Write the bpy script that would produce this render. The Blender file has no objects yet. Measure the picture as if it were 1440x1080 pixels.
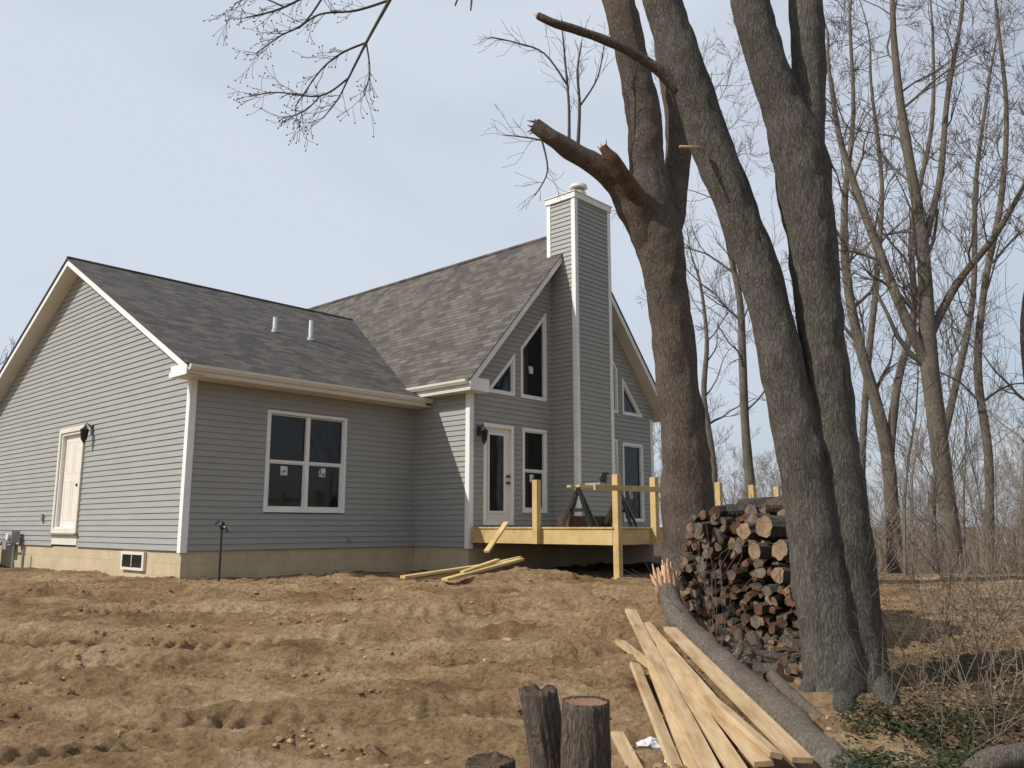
import bpy, math, random
from mathutils import Vector, noise
R=math.radians
S=bpy.context.scene
random.seed(7)
F=1175.0; PITCH=math.atan(200/1175.0); CP,SP=math.cos(PITCH),math.sin(PITCH); EYE=1.6
def V(*a): return Vector(a)
def ss(a,b,x):
    t=max(0,min(1,(x-a)/(b-a))); return t*t*(3-2*t)
# ---------------------------------------------------------------- materials
def base_mat(name,rough=.8,spec=.3,metal=0):
    m=bpy.data.materials.new(name); m.use_nodes=True
    nt=m.node_tree; b=nt.nodes['Principled BSDF']
    b.inputs['Roughness'].default_value=rough
    b.inputs['Specular IOR Level'].default_value=spec
    b.inputs['Metallic'].default_value=metal
    return m,nt,b
def N(nt,t,**k):
    n=nt.nodes.new(t)
    for a,v in k.items():
        if a in n.inputs: n.inputs[a].default_value=v
        else: setattr(n,a,v)
    return n
def ramp(nt,stops):
    r=nt.nodes.new('ShaderNodeValToRGB'); e=r.color_ramp.elements
    while len(e)<len(stops): e.new(.5)
    for i,(p,c) in enumerate(stops):
        e[i].position=p; e[i].color=(*c,1)
    return r
def nmat(name,stops,scale=5,rough=.8,bump=.3,bscale=20,mscale=(1,1,1),detail=5,dist=.02,spec=.3,coord='Object',rot=(0,0,0)):
    m,nt,b=base_mat(name,rough,spec)
    tc=N(nt,'ShaderNodeTexCoord'); mp=N(nt,'ShaderNodeMapping'); mp.inputs['Scale'].default_value=mscale
    mp.inputs['Rotation'].default_value=rot
    nt.links.new(tc.outputs[coord],mp.inputs[0])
    n1=N(nt,'ShaderNodeTexNoise',Scale=scale,Detail=detail,Roughness=.62)
    nt.links.new(mp.outputs[0],n1.inputs['Vector'])
    r=ramp(nt,stops); nt.links.new(n1.outputs[0],r.inputs[0]); nt.links.new(r.outputs[0],b.inputs['Base Color'])
    if bump:
        n2=N(nt,'ShaderNodeTexNoise',Scale=bscale,Detail=5,Roughness=.65)
        nt.links.new(mp.outputs[0],n2.inputs['Vector'])
        bp=N(nt,'ShaderNodeBump',Strength=bump,Distance=dist)
        nt.links.new(n2.outputs[0],bp.inputs['Height']); nt.links.new(bp.outputs[0],b.inputs['Normal'])
    return m
M={}
M['siding']=nmat('vinyl_siding',[(.3,(.285,.285,.265)),(.7,(.32,.318,.298))],1.5,.55,.05,60,(1,1,4))
M['white']=nmat('white_trim',[(.3,(.70,.70,.68)),(.7,(.79,.79,.77))],3,.5,.03,40)
M['soffit']=nmat('soffit_vinyl',[(.3,(.60,.57,.49)),(.7,(.68,.65,.57))],2,.6,.03,40)
M['frame_int']=nmat('window_vinyl',[(.3,(.66,.66,.64)),(.7,(.74,.74,.72))],3,.45,0)
M['door']=nmat('primed_door',[(.3,(.66,.60,.53)),(.7,(.74,.68,.61))],2,.5,.04,30)
M['sticker']=nmat('window_sticker',[(.42,(.12,.13,.14)),(.5,(.6,.62,.62))],14,.5,0)
M['black']=nmat('black_metal',[(.3,(.012,.012,.012)),(.7,(.03,.03,.03))],6,.4,.1,40,spec=.5)
M['gray']=nmat('gray_metal',[(.3,(.22,.23,.24)),(.7,(.32,.33,.34))],6,.45,.05,40,spec=.5)
M['core']=nmat('core_fill',[(.3,(.2,.21,.19)),(.7,(.24,.25,.23))],2,.8,0)  # fill for the solid core added to stop light inside the house
M['deck']=nmat('treated_pine',[(.2,(.36,.245,.10)),(.5,(.51,.37,.165)),(.8,(.61,.46,.23))],3,.7,.2,30,(1,1,1))
M['pine']=nmat('pine_lumber',[(.25,(.27,.165,.08)),(.5,(.44,.31,.175)),(.75,(.56,.42,.265))],2.2,.75,.3,14,(6,.6,6),rot=(0,0,R(-22)))
M['splinter']=nmat('splintered_wood',[(.2,(.26,.12,.06)),(.5,(.52,.33,.20)),(.8,(.68,.52,.36))],9,.8,.4,30,(4,4,.6))
M['heart']=nmat('torn_heartwood',[(.3,(.045,.026,.019)),(.7,(.13,.072,.046))],6,.85,.5,30,(4,4,.6))
M['end_a']=nmat('cut_wood_tan',[(.3,(.15,.095,.055)),(.7,(.30,.21,.13))],14,.85,.4,60)
M['end_b']=nmat('cut_wood_gray',[(.3,(.085,.065,.05)),(.7,(.20,.155,.12))],14,.85,.4,60)
M['end_c']=nmat('cut_wood_red',[(.3,(.075,.036,.022)),(.7,(.18,.092,.055))],14,.85,.4,60)
M['ivy']=nmat('ivy_leaf',[(.3,(.012,.019,.008)),(.7,(.042,.056,.022))],9,.6,0,spec=.2)
M['litter']=nmat('dead_leaf',[(.3,(.09,.06,.035)),(.7,(.27,.19,.115))],7,.8,0)
M['twig']=nmat('twig_bark',[(.3,(.06,.048,.04)),(.7,(.13,.105,.085))],6,.85,0)
M['brush']=nmat('brush_stem',[(.3,(.10,.08,.06)),(.7,(.22,.175,.135))],3,.85,0)
M['far']=nmat('distant_bark',[(.3,(.09,.075,.064)),(.7,(.17,.145,.122))],.8,.9,0)
M['haze']=nmat('hazed_far_bark',[(.3,(.21,.195,.19)),(.7,(.29,.27,.26))],.3,.9,0)  # bark colour paled and greyed to stand in for distance haze
M['plastic']=nmat('plastic_wrap',[(.3,(.45,.46,.47)),(.7,(.75,.76,.78))],12,.3,.4,20)
def bark(name,stops,s=1,bump=1.0,dist=.032):
    m,nt,b=base_mat(name,.9,.12)
    tc=N(nt,'ShaderNodeTexCoord'); mp=N(nt,'ShaderNodeMapping'); mp.inputs['Scale'].default_value=(s,s,s*.25)
    nt.links.new(tc.outputs['Object'],mp.inputs[0])
    wn=N(nt,'ShaderNodeTexNoise',Scale=9,Detail=4); nt.links.new(mp.outputs[0],wn.inputs['Vector'])
    mx=N(nt,'ShaderNodeVectorMath',operation='MULTIPLY_ADD'); mx.inputs[1].default_value=(.15,.15,.15)
    nt.links.new(wn.outputs['Color'],mx.inputs[0]); nt.links.new(mp.outputs[0],mx.inputs[2])
    vo=N(nt,'ShaderNodeTexVoronoi',Scale=30,feature='DISTANCE_TO_EDGE'); nt.links.new(mx.outputs[0],vo.inputs['Vector'])
    n2=N(nt,'ShaderNodeTexNoise',Scale=30,Detail=6,Roughness=.75); nt.links.new(mp.outputs[0],n2.inputs['Vector'])
    n3=N(nt,'ShaderNodeTexNoise',Scale=2.6,Detail=5); nt.links.new(tc.outputs['Object'],n3.inputs['Vector'])
    r=ramp(nt,stops)
    ad=N(nt,'ShaderNodeMath',operation='MULTIPLY_ADD'); ad.inputs[1].default_value=.75
    mr=N(nt,'ShaderNodeMath',operation='MINIMUM'); mr.inputs[1].default_value=.25
    nt.links.new(vo.outputs['Distance'],mr.inputs[0]); nt.links.new(mr.outputs[0],ad.inputs[0])
    h=N(nt,'ShaderNodeMath',operation='MULTIPLY_ADD'); h.inputs[1].default_value=.75
    nt.links.new(n2.outputs[0],h.inputs[0]); nt.links.new(ad.outputs[0],h.inputs[2])
    hh=N(nt,'ShaderNodeMath',operation='MULTIPLY'); hh.inputs[1].default_value=.4
    nt.links.new(n3.outputs[0],hh.inputs[0]); nt.links.new(hh.outputs[0],ad.inputs[2])
    nt.links.new(h.outputs[0],r.inputs[0]); nt.links.new(r.outputs[0],b.inputs['Base Color'])
    bp=N(nt,'ShaderNodeBump',Strength=bump,Distance=dist)
    nt.links.new(h.outputs[0],bp.inputs['Height']); nt.links.new(bp.outputs[0],b.inputs['Normal'])
    return m
M['bark1']=bark('brown_bark',[(.40,(.034,.026,.021)),(.62,(.095,.075,.060)),(.85,(.16,.132,.108))],1.3)
M['bark2']=bark('gray_bark',[(.40,(.034,.030,.025)),(.62,(.086,.077,.064)),(.85,(.15,.137,.116))],1.3)
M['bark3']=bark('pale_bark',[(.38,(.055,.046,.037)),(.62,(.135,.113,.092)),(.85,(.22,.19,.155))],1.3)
m,nt,b=base_mat('window_glass',.04,.35); b.inputs['Base Color'].default_value=(.010,.011,.012,1)
tc=N(nt,'ShaderNodeTexCoord'); n1=N(nt,'ShaderNodeTexNoise',Scale=1.2,Detail=1); nt.links.new(tc.outputs['Object'],n1.inputs['Vector'])
bp=N(nt,'ShaderNodeBump',Strength=.06,Distance=.05); nt.links.new(n1.outputs[0],bp.inputs['Height']); nt.links.new(bp.outputs[0],b.inputs['Normal'])
M['glass']=m
def brickmat(name,axis,c1,c2,mort,bw,rh,ms,bump,noise_amt=.5,rough=.9,offz=0):
    m,nt,b=base_mat(name,rough,.2)
    tc=N(nt,'ShaderNodeTexCoord'); sx=N(nt,'ShaderNodeSeparateXYZ'); nt.links.new(tc.outputs['Object'],sx.inputs[0])
    cb=N(nt,'ShaderNodeCombineXYZ')
    if axis=='xy':
        ad=N(nt,'ShaderNodeMath',operation='ADD'); nt.links.new(sx.outputs[0],ad.inputs[0]); nt.links.new(sx.outputs[1],ad.inputs[1]); nt.links.new(ad.outputs[0],cb.inputs[0])
    else: nt.links.new(sx.outputs[0 if axis=='x' else 1],cb.inputs[0])
    nt.links.new(sx.outputs[2],cb.inputs[1])
    br=N(nt,'ShaderNodeTexBrick',Scale=1.0); br.inputs['Color1'].default_value=(*c1,1); br.inputs['Color2'].default_value=(*c2,1); br.inputs['Mortar'].default_value=(*mort,1)
    br.inputs['Brick Width'].default_value=bw; br.inputs['Row Height'].default_value=rh; br.inputs['Mortar Size'].default_value=ms
    br.inputs['Mortar Smooth'].default_value=.2
    nt.links.new(cb.outputs[0],br.inputs['Vector'])
    n1=N(nt,'ShaderNodeTexNoise',Scale=2.0,Detail=8,Roughness=.75); nt.links.new(tc.outputs['Object'],n1.inputs['Vector'])
    r=ramp(nt,[(.3,(.55,.55,.55)),(.7,(1.4,1.4,1.4))]); nt.links.new(n1.outputs[0],r.inputs[0])
    mx=N(nt,'ShaderNodeMix',data_type='RGBA',blend_type='MULTIPLY'); mx.inputs[0].default_value=noise_amt
    nt.links.new(br.outputs['Color'],mx.inputs[6]); nt.links.new(r.outputs[0],mx.inputs[7]); nt.links.new(mx.outputs[2],b.inputs['Base Color'])
    bp=N(nt,'ShaderNodeBump',Strength=bump,Distance=.01); 
    n2=N(nt,'ShaderNodeTexNoise',Scale=60,Detail=3); nt.links.new(tc.outputs['Object'],n2.inputs['Vector'])
    s=N(nt,'ShaderNodeMath',operation='SUBTRACT'); nt.links.new(n2.outputs[0],s.inputs[0]); nt.links.new(br.outputs['Fac'],s.inputs[1])
    nt.links.new(s.outputs[0],bp.inputs['Height']); nt.links.new(bp.outputs[0],b.inputs['Normal'])
    return m
M['sh_wing']=brickmat('shingles_wing','x',(.125,.114,.104),(.062,.057,.053),(.04,.037,.034),.26,.066,.004,.7,.5)
M['sh_main']=brickmat('shingles_main_sunlit','y',(.145,.128,.11),(.072,.064,.057),(.048,.042,.037),.26,.104,.006,.7,.5)  # same shingles as the wing, sunlit tone put into the colour
M['block']=brickmat('foundation_block','xy',(.50,.41,.27),(.47,.385,.25),(.42,.345,.225),.40,.2,.007,.35,.35)
def soil():
    m,nt,b=base_mat('bare_soil',.95,.08)
    tc=N(nt,'ShaderNodeTexCoord')
    def nz(s,d,r,sc=None):
        n=N(nt,'ShaderNodeTexNoise',Scale=s,Detail=d,Roughness=r)
        if sc:
            mp=N(nt,'ShaderNodeMapping'); mp.inputs['Scale'].default_value=sc; nt.links.new(tc.outputs['Object'],mp.inputs[0]); nt.links.new(mp.outputs[0],n.inputs['Vector'])
        else: nt.links.new(tc.outputs['Object'],n.inputs['Vector'])
        return n
    a=nz(.9,9,.72,(1,2.6,1)); c=nz(22,6,.75,(1,1.3,1)); 
    r1=ramp(nt,[(.34,(.20,.125,.066)),(.45,(.33,.215,.118)),(.55,(.45,.31,.178)),(.68,(.56,.42,.27))]); nt.links.new(a.outputs[0],r1.inputs[0])
    r2=ramp(nt,[(.32,(.38,.36,.34)),(.5,(1,1,1)),(.72,(1.4,1.38,1.34))]); nt.links.new(c.outputs[0],r2.inputs[0])
    mx=N(nt,'ShaderNodeMix',data_type='RGBA',blend_type='MULTIPLY'); mx.inputs[0].default_value=.85
    nt.links.new(r1.outputs[0],mx.inputs[6]); nt.links.new(r2.outputs[0],mx.inputs[7])
    sx=N(nt,'ShaderNodeSeparateXYZ'); nt.links.new(tc.outputs['Object'],sx.inputs[0])
    k=nz(1.1,5,.6)
    e1=N(nt,'ShaderNodeMath',operation='MULTIPLY_ADD'); e1.inputs[1].default_value=2.4; nt.links.new(k.outputs[0],e1.inputs[0]); nt.links.new(sx.outputs[0],e1.inputs[2])
    mrx=N(nt,'ShaderNodeMapRange'); mrx.inputs[1].default_value=4.0; mrx.inputs[2].default_value=5.2; nt.links.new(e1.outputs[0],mrx.inputs[0])
    e2=N(nt,'ShaderNodeMath',operation='MULTIPLY_ADD'); e2.inputs[1].default_value=3; nt.links.new(k.outputs[0],e2.inputs[0]); nt.links.new(sx.outputs[1],e2.inputs[2])
    mry=N(nt,'ShaderNodeMapRange'); mry.inputs[1].default_value=10.4; mry.inputs[2].default_value=9.2; nt.links.new(e2.outputs[0],mry.inputs[0])
    mu=N(nt,'ShaderNodeMath',operation='MULTIPLY'); nt.links.new(mrx.outputs[0],mu.inputs[0]); nt.links.new(mry.outputs[0],mu.inputs[1])
    mrf=N(nt,'ShaderNodeMapRange'); mrf.inputs[1].default_value=17; mrf.inputs[2].default_value=20; nt.links.new(e2.outputs[0],mrf.inputs[0])
    mm=N(nt,'ShaderNodeMath',operation='MAXIMUM'); nt.links.new(mu.outputs[0],mm.inputs[0]); nt.links.new(mrf.outputs[0],mm.inputs[1])
    r3=ramp(nt,[(.3,(.06,.043,.028)),(.55,(.15,.11,.07)),(.75,(.25,.19,.13))]); nt.links.new(c.outputs[0],r3.inputs[0])
    m2=N(nt,'ShaderNodeMix',data_type='RGBA'); nt.links.new(mm.outputs[0],m2.inputs[0]); nt.links.new(mx.outputs[2],m2.inputs[6]); nt.links.new(r3.outputs[0],m2.inputs[7])
    nt.links.new(m2.outputs[2],b.inputs['Base Color'])
    n3=nz(16,7,.8,(1,1.3,1))
    bp=N(nt,'ShaderNodeBump',Strength=1.0,Distance=.09); nt.links.new(n3.outputs[0],bp.inputs['Height']); nt.links.new(bp.outputs[0],b.inputs['Normal'])
    return m
M['soil']=soil()
M['clod']=nmat('dry_soil_clod',[(.3,(.24,.155,.085)),(.7,(.42,.30,.18))],5,.95,.6,30)
def rings():
    m,nt,b=base_mat('stump_rings',.85,.2)
    tc=N(nt,'ShaderNodeTexCoord')
    w=N(nt,'ShaderNodeTexWave',Scale=11,Distortion=2.5,wave_type='RINGS',rings_direction='Z'); nt.links.new(tc.outputs['Object'],w.inputs['Vector'])
    n=N(nt,'ShaderNodeTexNoise',Scale=9,Detail=8); nt.links.new(tc.outputs['Object'],n.inputs['Vector'])
    r=ramp(nt,[(.1,(.13,.06,.035)),(.9,(.30,.18,.11))]); 
    mi=N(nt,'ShaderNodeMix'); mi.inputs[0].default_value=.6; nt.links.new(w.outputs['Fac'],mi.inputs[2]); nt.links.new(n.outputs[0],mi.inputs[3])
    nt.links.new(mi.outputs[0],r.inputs[0]); nt.links.new(r.outputs[0],b.inputs['Base Color']); return m
M['rings']=rings()
# ---------------------------------------------------------------- mesh builder
class MB:
    def __init__(s): s.v=[]; s.f=[]; s.m=[]; s.names=[]
    def mi(s,n):
        if n not in s.names: s.names.append(n)
        return s.names.index(n)
    def poly(s,pts,mat):
        k=len(s.v); s.v+= [tuple(p) for p in pts]; s.f.append(tuple(range(k,k+len(pts)))); s.m.append(s.mi(mat))
    def hexa(s,p,mat):
        k=len(s.v); s.v+=[tuple(q) for q in p]
        for f in ((3,2,1,0),(4,5,6,7),(0,1,5,4),(1,2,6,5),(2,3,7,6),(3,0,4,7)):
            s.f.append(tuple(k+i for i in f)); s.m.append(s.mi(mat))
    def box(s,x0,x1,y0,y1,z0,z1,mat):
        s.hexa([(x0,y0,z0),(x1,y0,z0),(x1,y1,z0),(x0,y1,z0),(x0,y0,z1),(x1,y0,z1),(x1,y1,z1),(x0,y1,z1)],mat)
    def beam(s,a,b,w,h,mat,up=Vector((0,0,1)),roll=0):
        a=Vector(a); b=Vector(b); d=(b-a).normalized(); side=d.cross(up)
        if side.length<.01: side=Vector((1,0,0))
        side.normalize(); u=side.cross(d)
        if roll:
            c,q=math.cos(roll),math.sin(roll); side,u=side*c+u*q,u*c-side*q
        sw=side*w/2; uh=u*h/2
        s.hexa([a-sw-uh,a+sw-uh,b+sw-uh,b-sw-uh,a-sw+uh,a+sw+uh,b+sw+uh,b-sw+uh],mat)
    def prism(s,poly,vec,top,side,bot):
        vec=Vector(vec); q=[Vector(p)+vec for p in poly]; poly=[Vector(p) for p in poly]
        s.poly(poly,top); s.poly(q[::-1],bot); n=len(poly)
        for i in range(n): s.poly([poly[i],q[i],q[(i+1)%n],poly[(i+1)%n]],side)
    def tube(s,pts,rad,sides,mat,cap=True,lump=0,capmat=None,sq=None,furrow=0):
        pts=[Vector(p) for p in pts]; n=len(pts); k=len(s.v)
        t=(pts[1]-pts[0]).normalized(); ref=Vector((0,-1,0)) if abs(t.y)<.9 else Vector((1,0,0))
        a=(ref-t*ref.dot(t)).normalized()
        mi=s.mi(mat)
        for i in range(n):
            if i<n-1: t=(pts[i+1]-pts[i]).normalized() if i==0 else (pts[i+1]-pts[i-1]).normalized()
            else: t=(pts[i]-pts[i-1]).normalized()
            a=(a-t*a.dot(t)).normalized(); bb=t.cross(a)
            for j in range(sides):
                an=2*math.pi*j/sides; dr=a*math.cos(an)+bb*math.sin(an); r=rad[i]
                if lump:
                    q=pts[i]+dr*r
                    r*=1+lump*noise.noise(q*2.2)+lump*.5*noise.noise(q*6)
                    if furrow: r*=1+furrow*noise.noise(V(math.cos(an)*5,math.sin(an)*5,i*.25))
                s.v.append(tuple(pts[i]+dr*r))
        for i in range(n-1):
            for j in range(sides):
                s.f.append((k+i*sides+j,k+i*sides+(j+1)%sides,k+(i+1)*sides+(j+1)%sides,k+(i+1)*sides+j)); s.m.append(mi)
        if cap:
            cm=s.mi(capmat or mat)
            s.f.append(tuple(k+j for j in range(sides))[::-1]); s.m.append(cm)
            s.f.append(tuple(k+(n-1)*sides+j for j in range(sides))); s.m.append(cm)
    def done(s,name,parent=None,loc=None,rotz=0,smooth=False,bevel=0):
        me=bpy.data.meshes.new(name); me.from_pydata(s.v,[],s.f)
        for n in s.names: me.materials.append(M[n])
        me.polygons.foreach_set('material_index',s.m)
        if smooth: me.polygons.foreach_set('use_smooth',[len(f)<=4 for f in s.f])
        me.update()
        o=bpy.data.objects.new(name,me); S.collection.objects.link(o)
        if parent: o.parent=parent
        if loc is not None: o.location=loc; o.rotation_euler=(0,0,rotz)
        if bevel:
            md=o.modifiers.new('b','BEVEL'); md.width=bevel; md.segments=2; md.limit_method='ANGLE'
        return o
def empty(name,loc=(0,0,0),rotz=0):
    o=bpy.data.objects.new(name,None); S.collection.objects.link(o); o.location=loc; o.rotation_euler=(0,0,rotz); return o
# survey: bearing/elevation read from the site photo -> point at a given distance in front of the viewpoint
def at(x,y,Y):
    u=(x-720)/F; v=(540-y)/F; d=CP-v*SP
    return V(u/d*Y,Y,EYE+(SP+v*CP)/d*Y)
def wpx(px_,y,Y): 
    return px_/F*Y/(CP-((540-y)/F)*SP)
# ---------------------------------------------------------------- ground
def hbase(x,y):
    h=.72*ss(5,12.5,y)
    h-=1.3*ss(14.5,34,y)*ss(3.5,7.5,x-max(0,y-14.5)*.15)
    h+=.26*math.exp(-(((x-.25)/.9)**2+((y-12.9)/.45)**2))
    h+=.14*math.exp(-(((x-1.6)/.9)**2+((y-11.6)/.5)**2))
    h+=.08*math.exp(-(((x+3.0)/2.0)**2+((y-12.1)/.4)**2))
    h+=.10*math.exp(-(((x-.9)/.8)**2+((y-8.2)/.5)**2))
    return h
def H(x,y):
    h=hbase(x,y)
    if -40<x<40 and y<60:
        w=.85-.45*ss(2.8,4.5,x)
        h+=w*(.10*noise.noise(V(x*.45,y*1.9,3.1))+.06*noise.noise(V(x*.9+7,y*3.6,1))) 
        mk=.35+1.2*max(0,noise.noise(V(x*.8,y*1.5,33))+.2)
        h+=w*.078*mk*noise.fractal(V(x*2.6,y*4.6,.5),.45,2.15,6)
        rg=1-abs(noise.noise(V(x*1.1+3,y*4.2,12)))*2.2; h+=w*.04*max(0,rg)**3
        if y<14:
            wx=x+.08*noise.noise(V(x*6,y*6,1)); wy=y+.08*noise.noise(V(x*6,y*6,8))
            for sc,am in ((6.5,.11),(13,.055)):
                d=noise.voronoi(V(wx*sc,wy*sc*1.3,4.2))[0][0]
                h+=w*am*max(0,.45-d)*max(0,.15+1.6*noise.noise(V(x*1.7,y*2.6,sc)))
        for yy,am in ((6.25,.050),(6.95,.042),(8.4,.045),(9.2,.04),(10.5,.035),(11.6,.02)):
            yc=yy+.04*x+.10*noise.noise(V(x*.6,yy,0)); dd=abs(y-yc)
            if dd<.5 and x<2.2:
                q=1-ss(.16,.26,dd); h+=q*(am*math.sin(x*2*math.pi/.2+yy+2*(y-yc)+1.2*noise.noise(V(x,yy,2)))*max(0,.6+noise.noise(V(x*.7,yy,5)))-.06)+(.06*math.exp(-((dd-.32)/.07)**2))*(.6+noise.noise(V(x*2,yy,8)))
    return h
def axis(lo,hi,step,out_lo,out_hi,g=1.18):
    a=[]; x=lo
    while x<=hi: a.append(x); x+=step(x) if callable(step) else step
    st=.1; x=a[-1]; 
    while x<out_hi: x+=st; st*=g; a.append(x)
    st=.1; x=lo; pre=[]
    while x>out_lo: x-=st; st*=g; pre.append(x)
    return pre[::-1]+a
xs=axis(-10.5,6.5,.032,-1500,1500); ys=axis(4.7,14.5,lambda y:.024 if y<9 else .036,-300,2500)
vs=[(x,y,H(x,y)) for y in ys for x in xs]; nx=len(xs)
fs=[(j*nx+i,j*nx+i+1,(j+1)*nx+i+1,(j+1)*nx+i) for j in range(len(ys)-1) for i in range(nx-1)]
me=bpy.data.meshes.new('ground'); me.from_pydata(vs,[],fs); me.materials.append(M['soil'])
me.polygons.foreach_set('use_smooth',[True]*len(fs)); me.update()
S.collection.objects.link(bpy.data.objects.new('ground',me))
def on_ground(x,y):
    Y=4.0
    while Y<60:
        p=at(x,y,Y)
        if p.z<=hbase(p.x,p.y): return p
        Y+=.05
    return p
mb=MB(); rng=random.Random(3)
phi=(1+5**.5)/2
ico=[V(-1,phi,0),V(1,phi,0),V(-1,-phi,0),V(1,-phi,0),V(0,-1,phi),V(0,1,phi),V(0,-1,-phi),V(0,1,-phi),V(phi,0,-1),V(phi,0,1),V(-phi,0,-1),V(-phi,0,1)]
icf=[(0,11,5),(0,5,1),(0,1,7),(0,7,10),(0,10,11),(1,5,9),(5,11,4),(11,10,2),(10,7,6),(7,1,8),(3,9,4),(3,4,2),(3,2,6),(3,6,8),(3,8,9),(4,9,5),(2,4,11),(6,2,10),(8,6,7),(9,8,1)]
def blob(mb,p,r,mat,rng,sq=.7):
    k=len(mb.v); mi=mb.mi(mat)
    for q in ico:
        mb.v.append((p[0]+q.x*.55*r*rng.uniform(.5,1.5),p[1]+q.y*.55*r*rng.uniform(.5,1.5),p[2]+q.z*.55*r*sq*rng.uniform(.5,1.5)))
    for f in icf: mb.f.append(tuple(k+i for i in f)); mb.m.append(mi)
for i in range(13000):
    y=4.8+8.6*rng.random()**1.1; x=rng.uniform(-.68*y-.3,.45*y)
    if noise.noise(V(x*1.1,y*2.2,20))+.3*noise.noise(V(x*4,y*6,2))<rng.uniform(.0,.55): continue
    r=.009+.024*rng.random()**3.5
    if rng.random()<.012: r*=1.8
    blob(mb,(x,y,H(x,y)-r*.15),r*1.15,'soil' if rng.random()<.6 else ('clod' if rng.random()<.98 else 'end_a'),rng,.6)
mb.done('dirt_clods')
# ---------------------------------------------------------------- house
C=V(-5.25,13.5,0); PHI=R(47.35)
house=empty('gray_house',C,PHI)
X0,XM,XR=4.84,8.0,11.16; YG=-1.57; YP=5.19; YB=10.38
SB=1.21; RZ=7.1; MZ=8.25; ws=.526; msl=1.125
def P3(O,U,Nn,u,z,off=0): return (O[0]+U[0]*u+Nn[0]*off,O[1]+U[1]*u+Nn[1]*off,z)
def siding(mb,O,U,Nn,z0,z1,iv,holes=(),h=.1016):
    z=z0
    while z<z1-1e-4:
        zt=min(z+h,z1); a0,b0=iv(z); a1,b1=iv(zt)
        if b0-a0>.01:
            if b1<a1: a1=b1=(a1+b1)/2
            cuts=[]
            for hf in holes:
                q=hf((z+zt)/2)
                if q: cuts.append(q)
            cuts.sort(); segs=[]; ca,cb=a0,a1
            for q in cuts:
                segs.append((ca,q[0],cb,q[0])); ca=cb=q[1]
            segs.append((ca,b0,cb,b1))
            for (p,q,r_,s_) in segs:
                if q-p<.005: continue
                mb.poly([P3(O,U,Nn,p,z,.018),P3(O,U,Nn,q,z,.018),P3(O,U,Nn,s_,zt,.001),P3(O,U,Nn,r_,zt,.001)],'siding')
                mb.poly([P3(O,U,Nn,p,z,-.002),P3(O,U,Nn,q,z,-.002),P3(O,U,Nn,q,z,.018),P3(O,U,Nn,p,z,.018)],'siding')
        z=zt
def rect(a,b,c,d): 
    def f(z): return (a,b) if c<z<d else None
    f.poly=[(a,c),(b,c),(b,d),(a,d)]; return f
def pol(poly):
    def f(z):
        xs=[]
        n=len(poly)
        for i in range(n):
            (xa,za),(xb,zb)=poly[i],poly[(i+1)%n]
            if (za-z)*(zb-z)<0: xs.append(xa+(xb-xa)*(z-za)/(zb-za))
        return (min(xs)+.03,max(xs)-.03) if len(xs)>=2 and max(xs)-min(xs)>.08 else None
    f.poly=poly; return f
def inset(poly,w):
    n=len(poly); out=[]
    for i in range(n):
        p0=Vector(poly[i-1]); p1=Vector(poly[i]); p2=Vector(poly[(i+1)%n])
        d1=(p1-p0).normalized(); d2=(p2-p1).normalized()
        n1=Vector((-d1.y,d1.x)); n2=Vector((-d2.y,d2.x))
        a=p0+n1*w; b=p1+n2*w; den=d1.x*d2.y-d1.y*d2.x
        t=((b.x-a.x)*d2.y-(b.y-a.y)*d2.x)/den; out.append(tuple(a+d1*t))
    return out
def ring(mb,O,U,Nn,outer,w,f,bk,mat):
    inner=inset(outer,w); n=len(outer)
    g=lambda p,o:P3(O,U,Nn,p[0],p[1],o)
    for i in range(n):
        j=(i+1)%n
        mb.poly([g(outer[i],f),g(outer[j],f),g(inner[j],f),g(inner[i],f)],mat)
        mb.poly([g(outer[i],bk),g(outer[j],bk),g(outer[j],f),g(outer[i],f)],mat)
        mb.poly([g(inner[i],f),g(inner[j],f),g(inner[j],bk),g(inner[i],bk)],mat)
    return inner
def bar(mb,O,U,Nn,a,b,c,d,o0,o1,mat):
    pts=[P3(O,U,Nn,*q) for q in ((a,c,o0),(b,c,o0),(b,c,o1),(a,c,o1),(a,d,o0),(b,d,o0),(b,d,o1),(a,d,o1))]
    mb.hexa(pts,mat)
def window(mb,O,U,Nn,poly,casing=.055,rail=True,mull=None,sticker=True):
    inn=ring(mb,O,U,Nn,poly,casing,.035,-.06,'white')
    inn2=ring(mb,O,U,Nn,[tuple(p) for p in inn],.028,.012,-.06,'frame_int')
    mb.poly([P3(O,U,Nn,p[0],p[1],-.03) for p in inn2],'glass')
    a=min(p[0] for p in inn2); b=max(p[0] for p in inn2); c=min(p[1] for p in inn2); d=max(p[1] for p in inn2)
    cols=[(a,b)]
    if mull: bar(mb,O,U,Nn,mull-.04,mull+.04,c-.02,d+.02,-.045,.02,'white'); cols=[(a,mull-.04),(mull+.04,b)]
    zm=c+(d-c)*.5
    for (p,q) in cols:
        if rail:
            bar(mb,O,U,Nn,p-.01,q+.01,zm-.022,zm+.022,-.045,.004,'frame_int')
            ring(mb,O,U,Nn,[(p,c),(q,c),(q,zm-.022),(p,zm-.022)],.022,-.008,-.045,'frame_int')
        if sticker:
            cx=(p+q)/2-.04; zs=zm-.16 if rail else c+.55
            mb.poly([P3(O,U,Nn,*t) for t in ((cx-.07,zs-.08,-.027),(cx+.07,zs-.08,-.027),(cx+.07,zs+.08,-.027),(cx-.07,zs+.08,-.027))],'sticker')
A=((0,0),(0,1),(-1,0)); B=((0,0),(1,0),(0,-1)); D=((X0,0),(0,-1),(-1,0)); G=((X0,YG),(1,0),(0,-1))
mb=MB()
doorA=rect(4.25,5.55,SB+.02,3.55)
def ivA(z): 
    h=(RZ-.13-z)/ws; return (max(0,YP-h),min(YB,YP+h))
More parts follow.
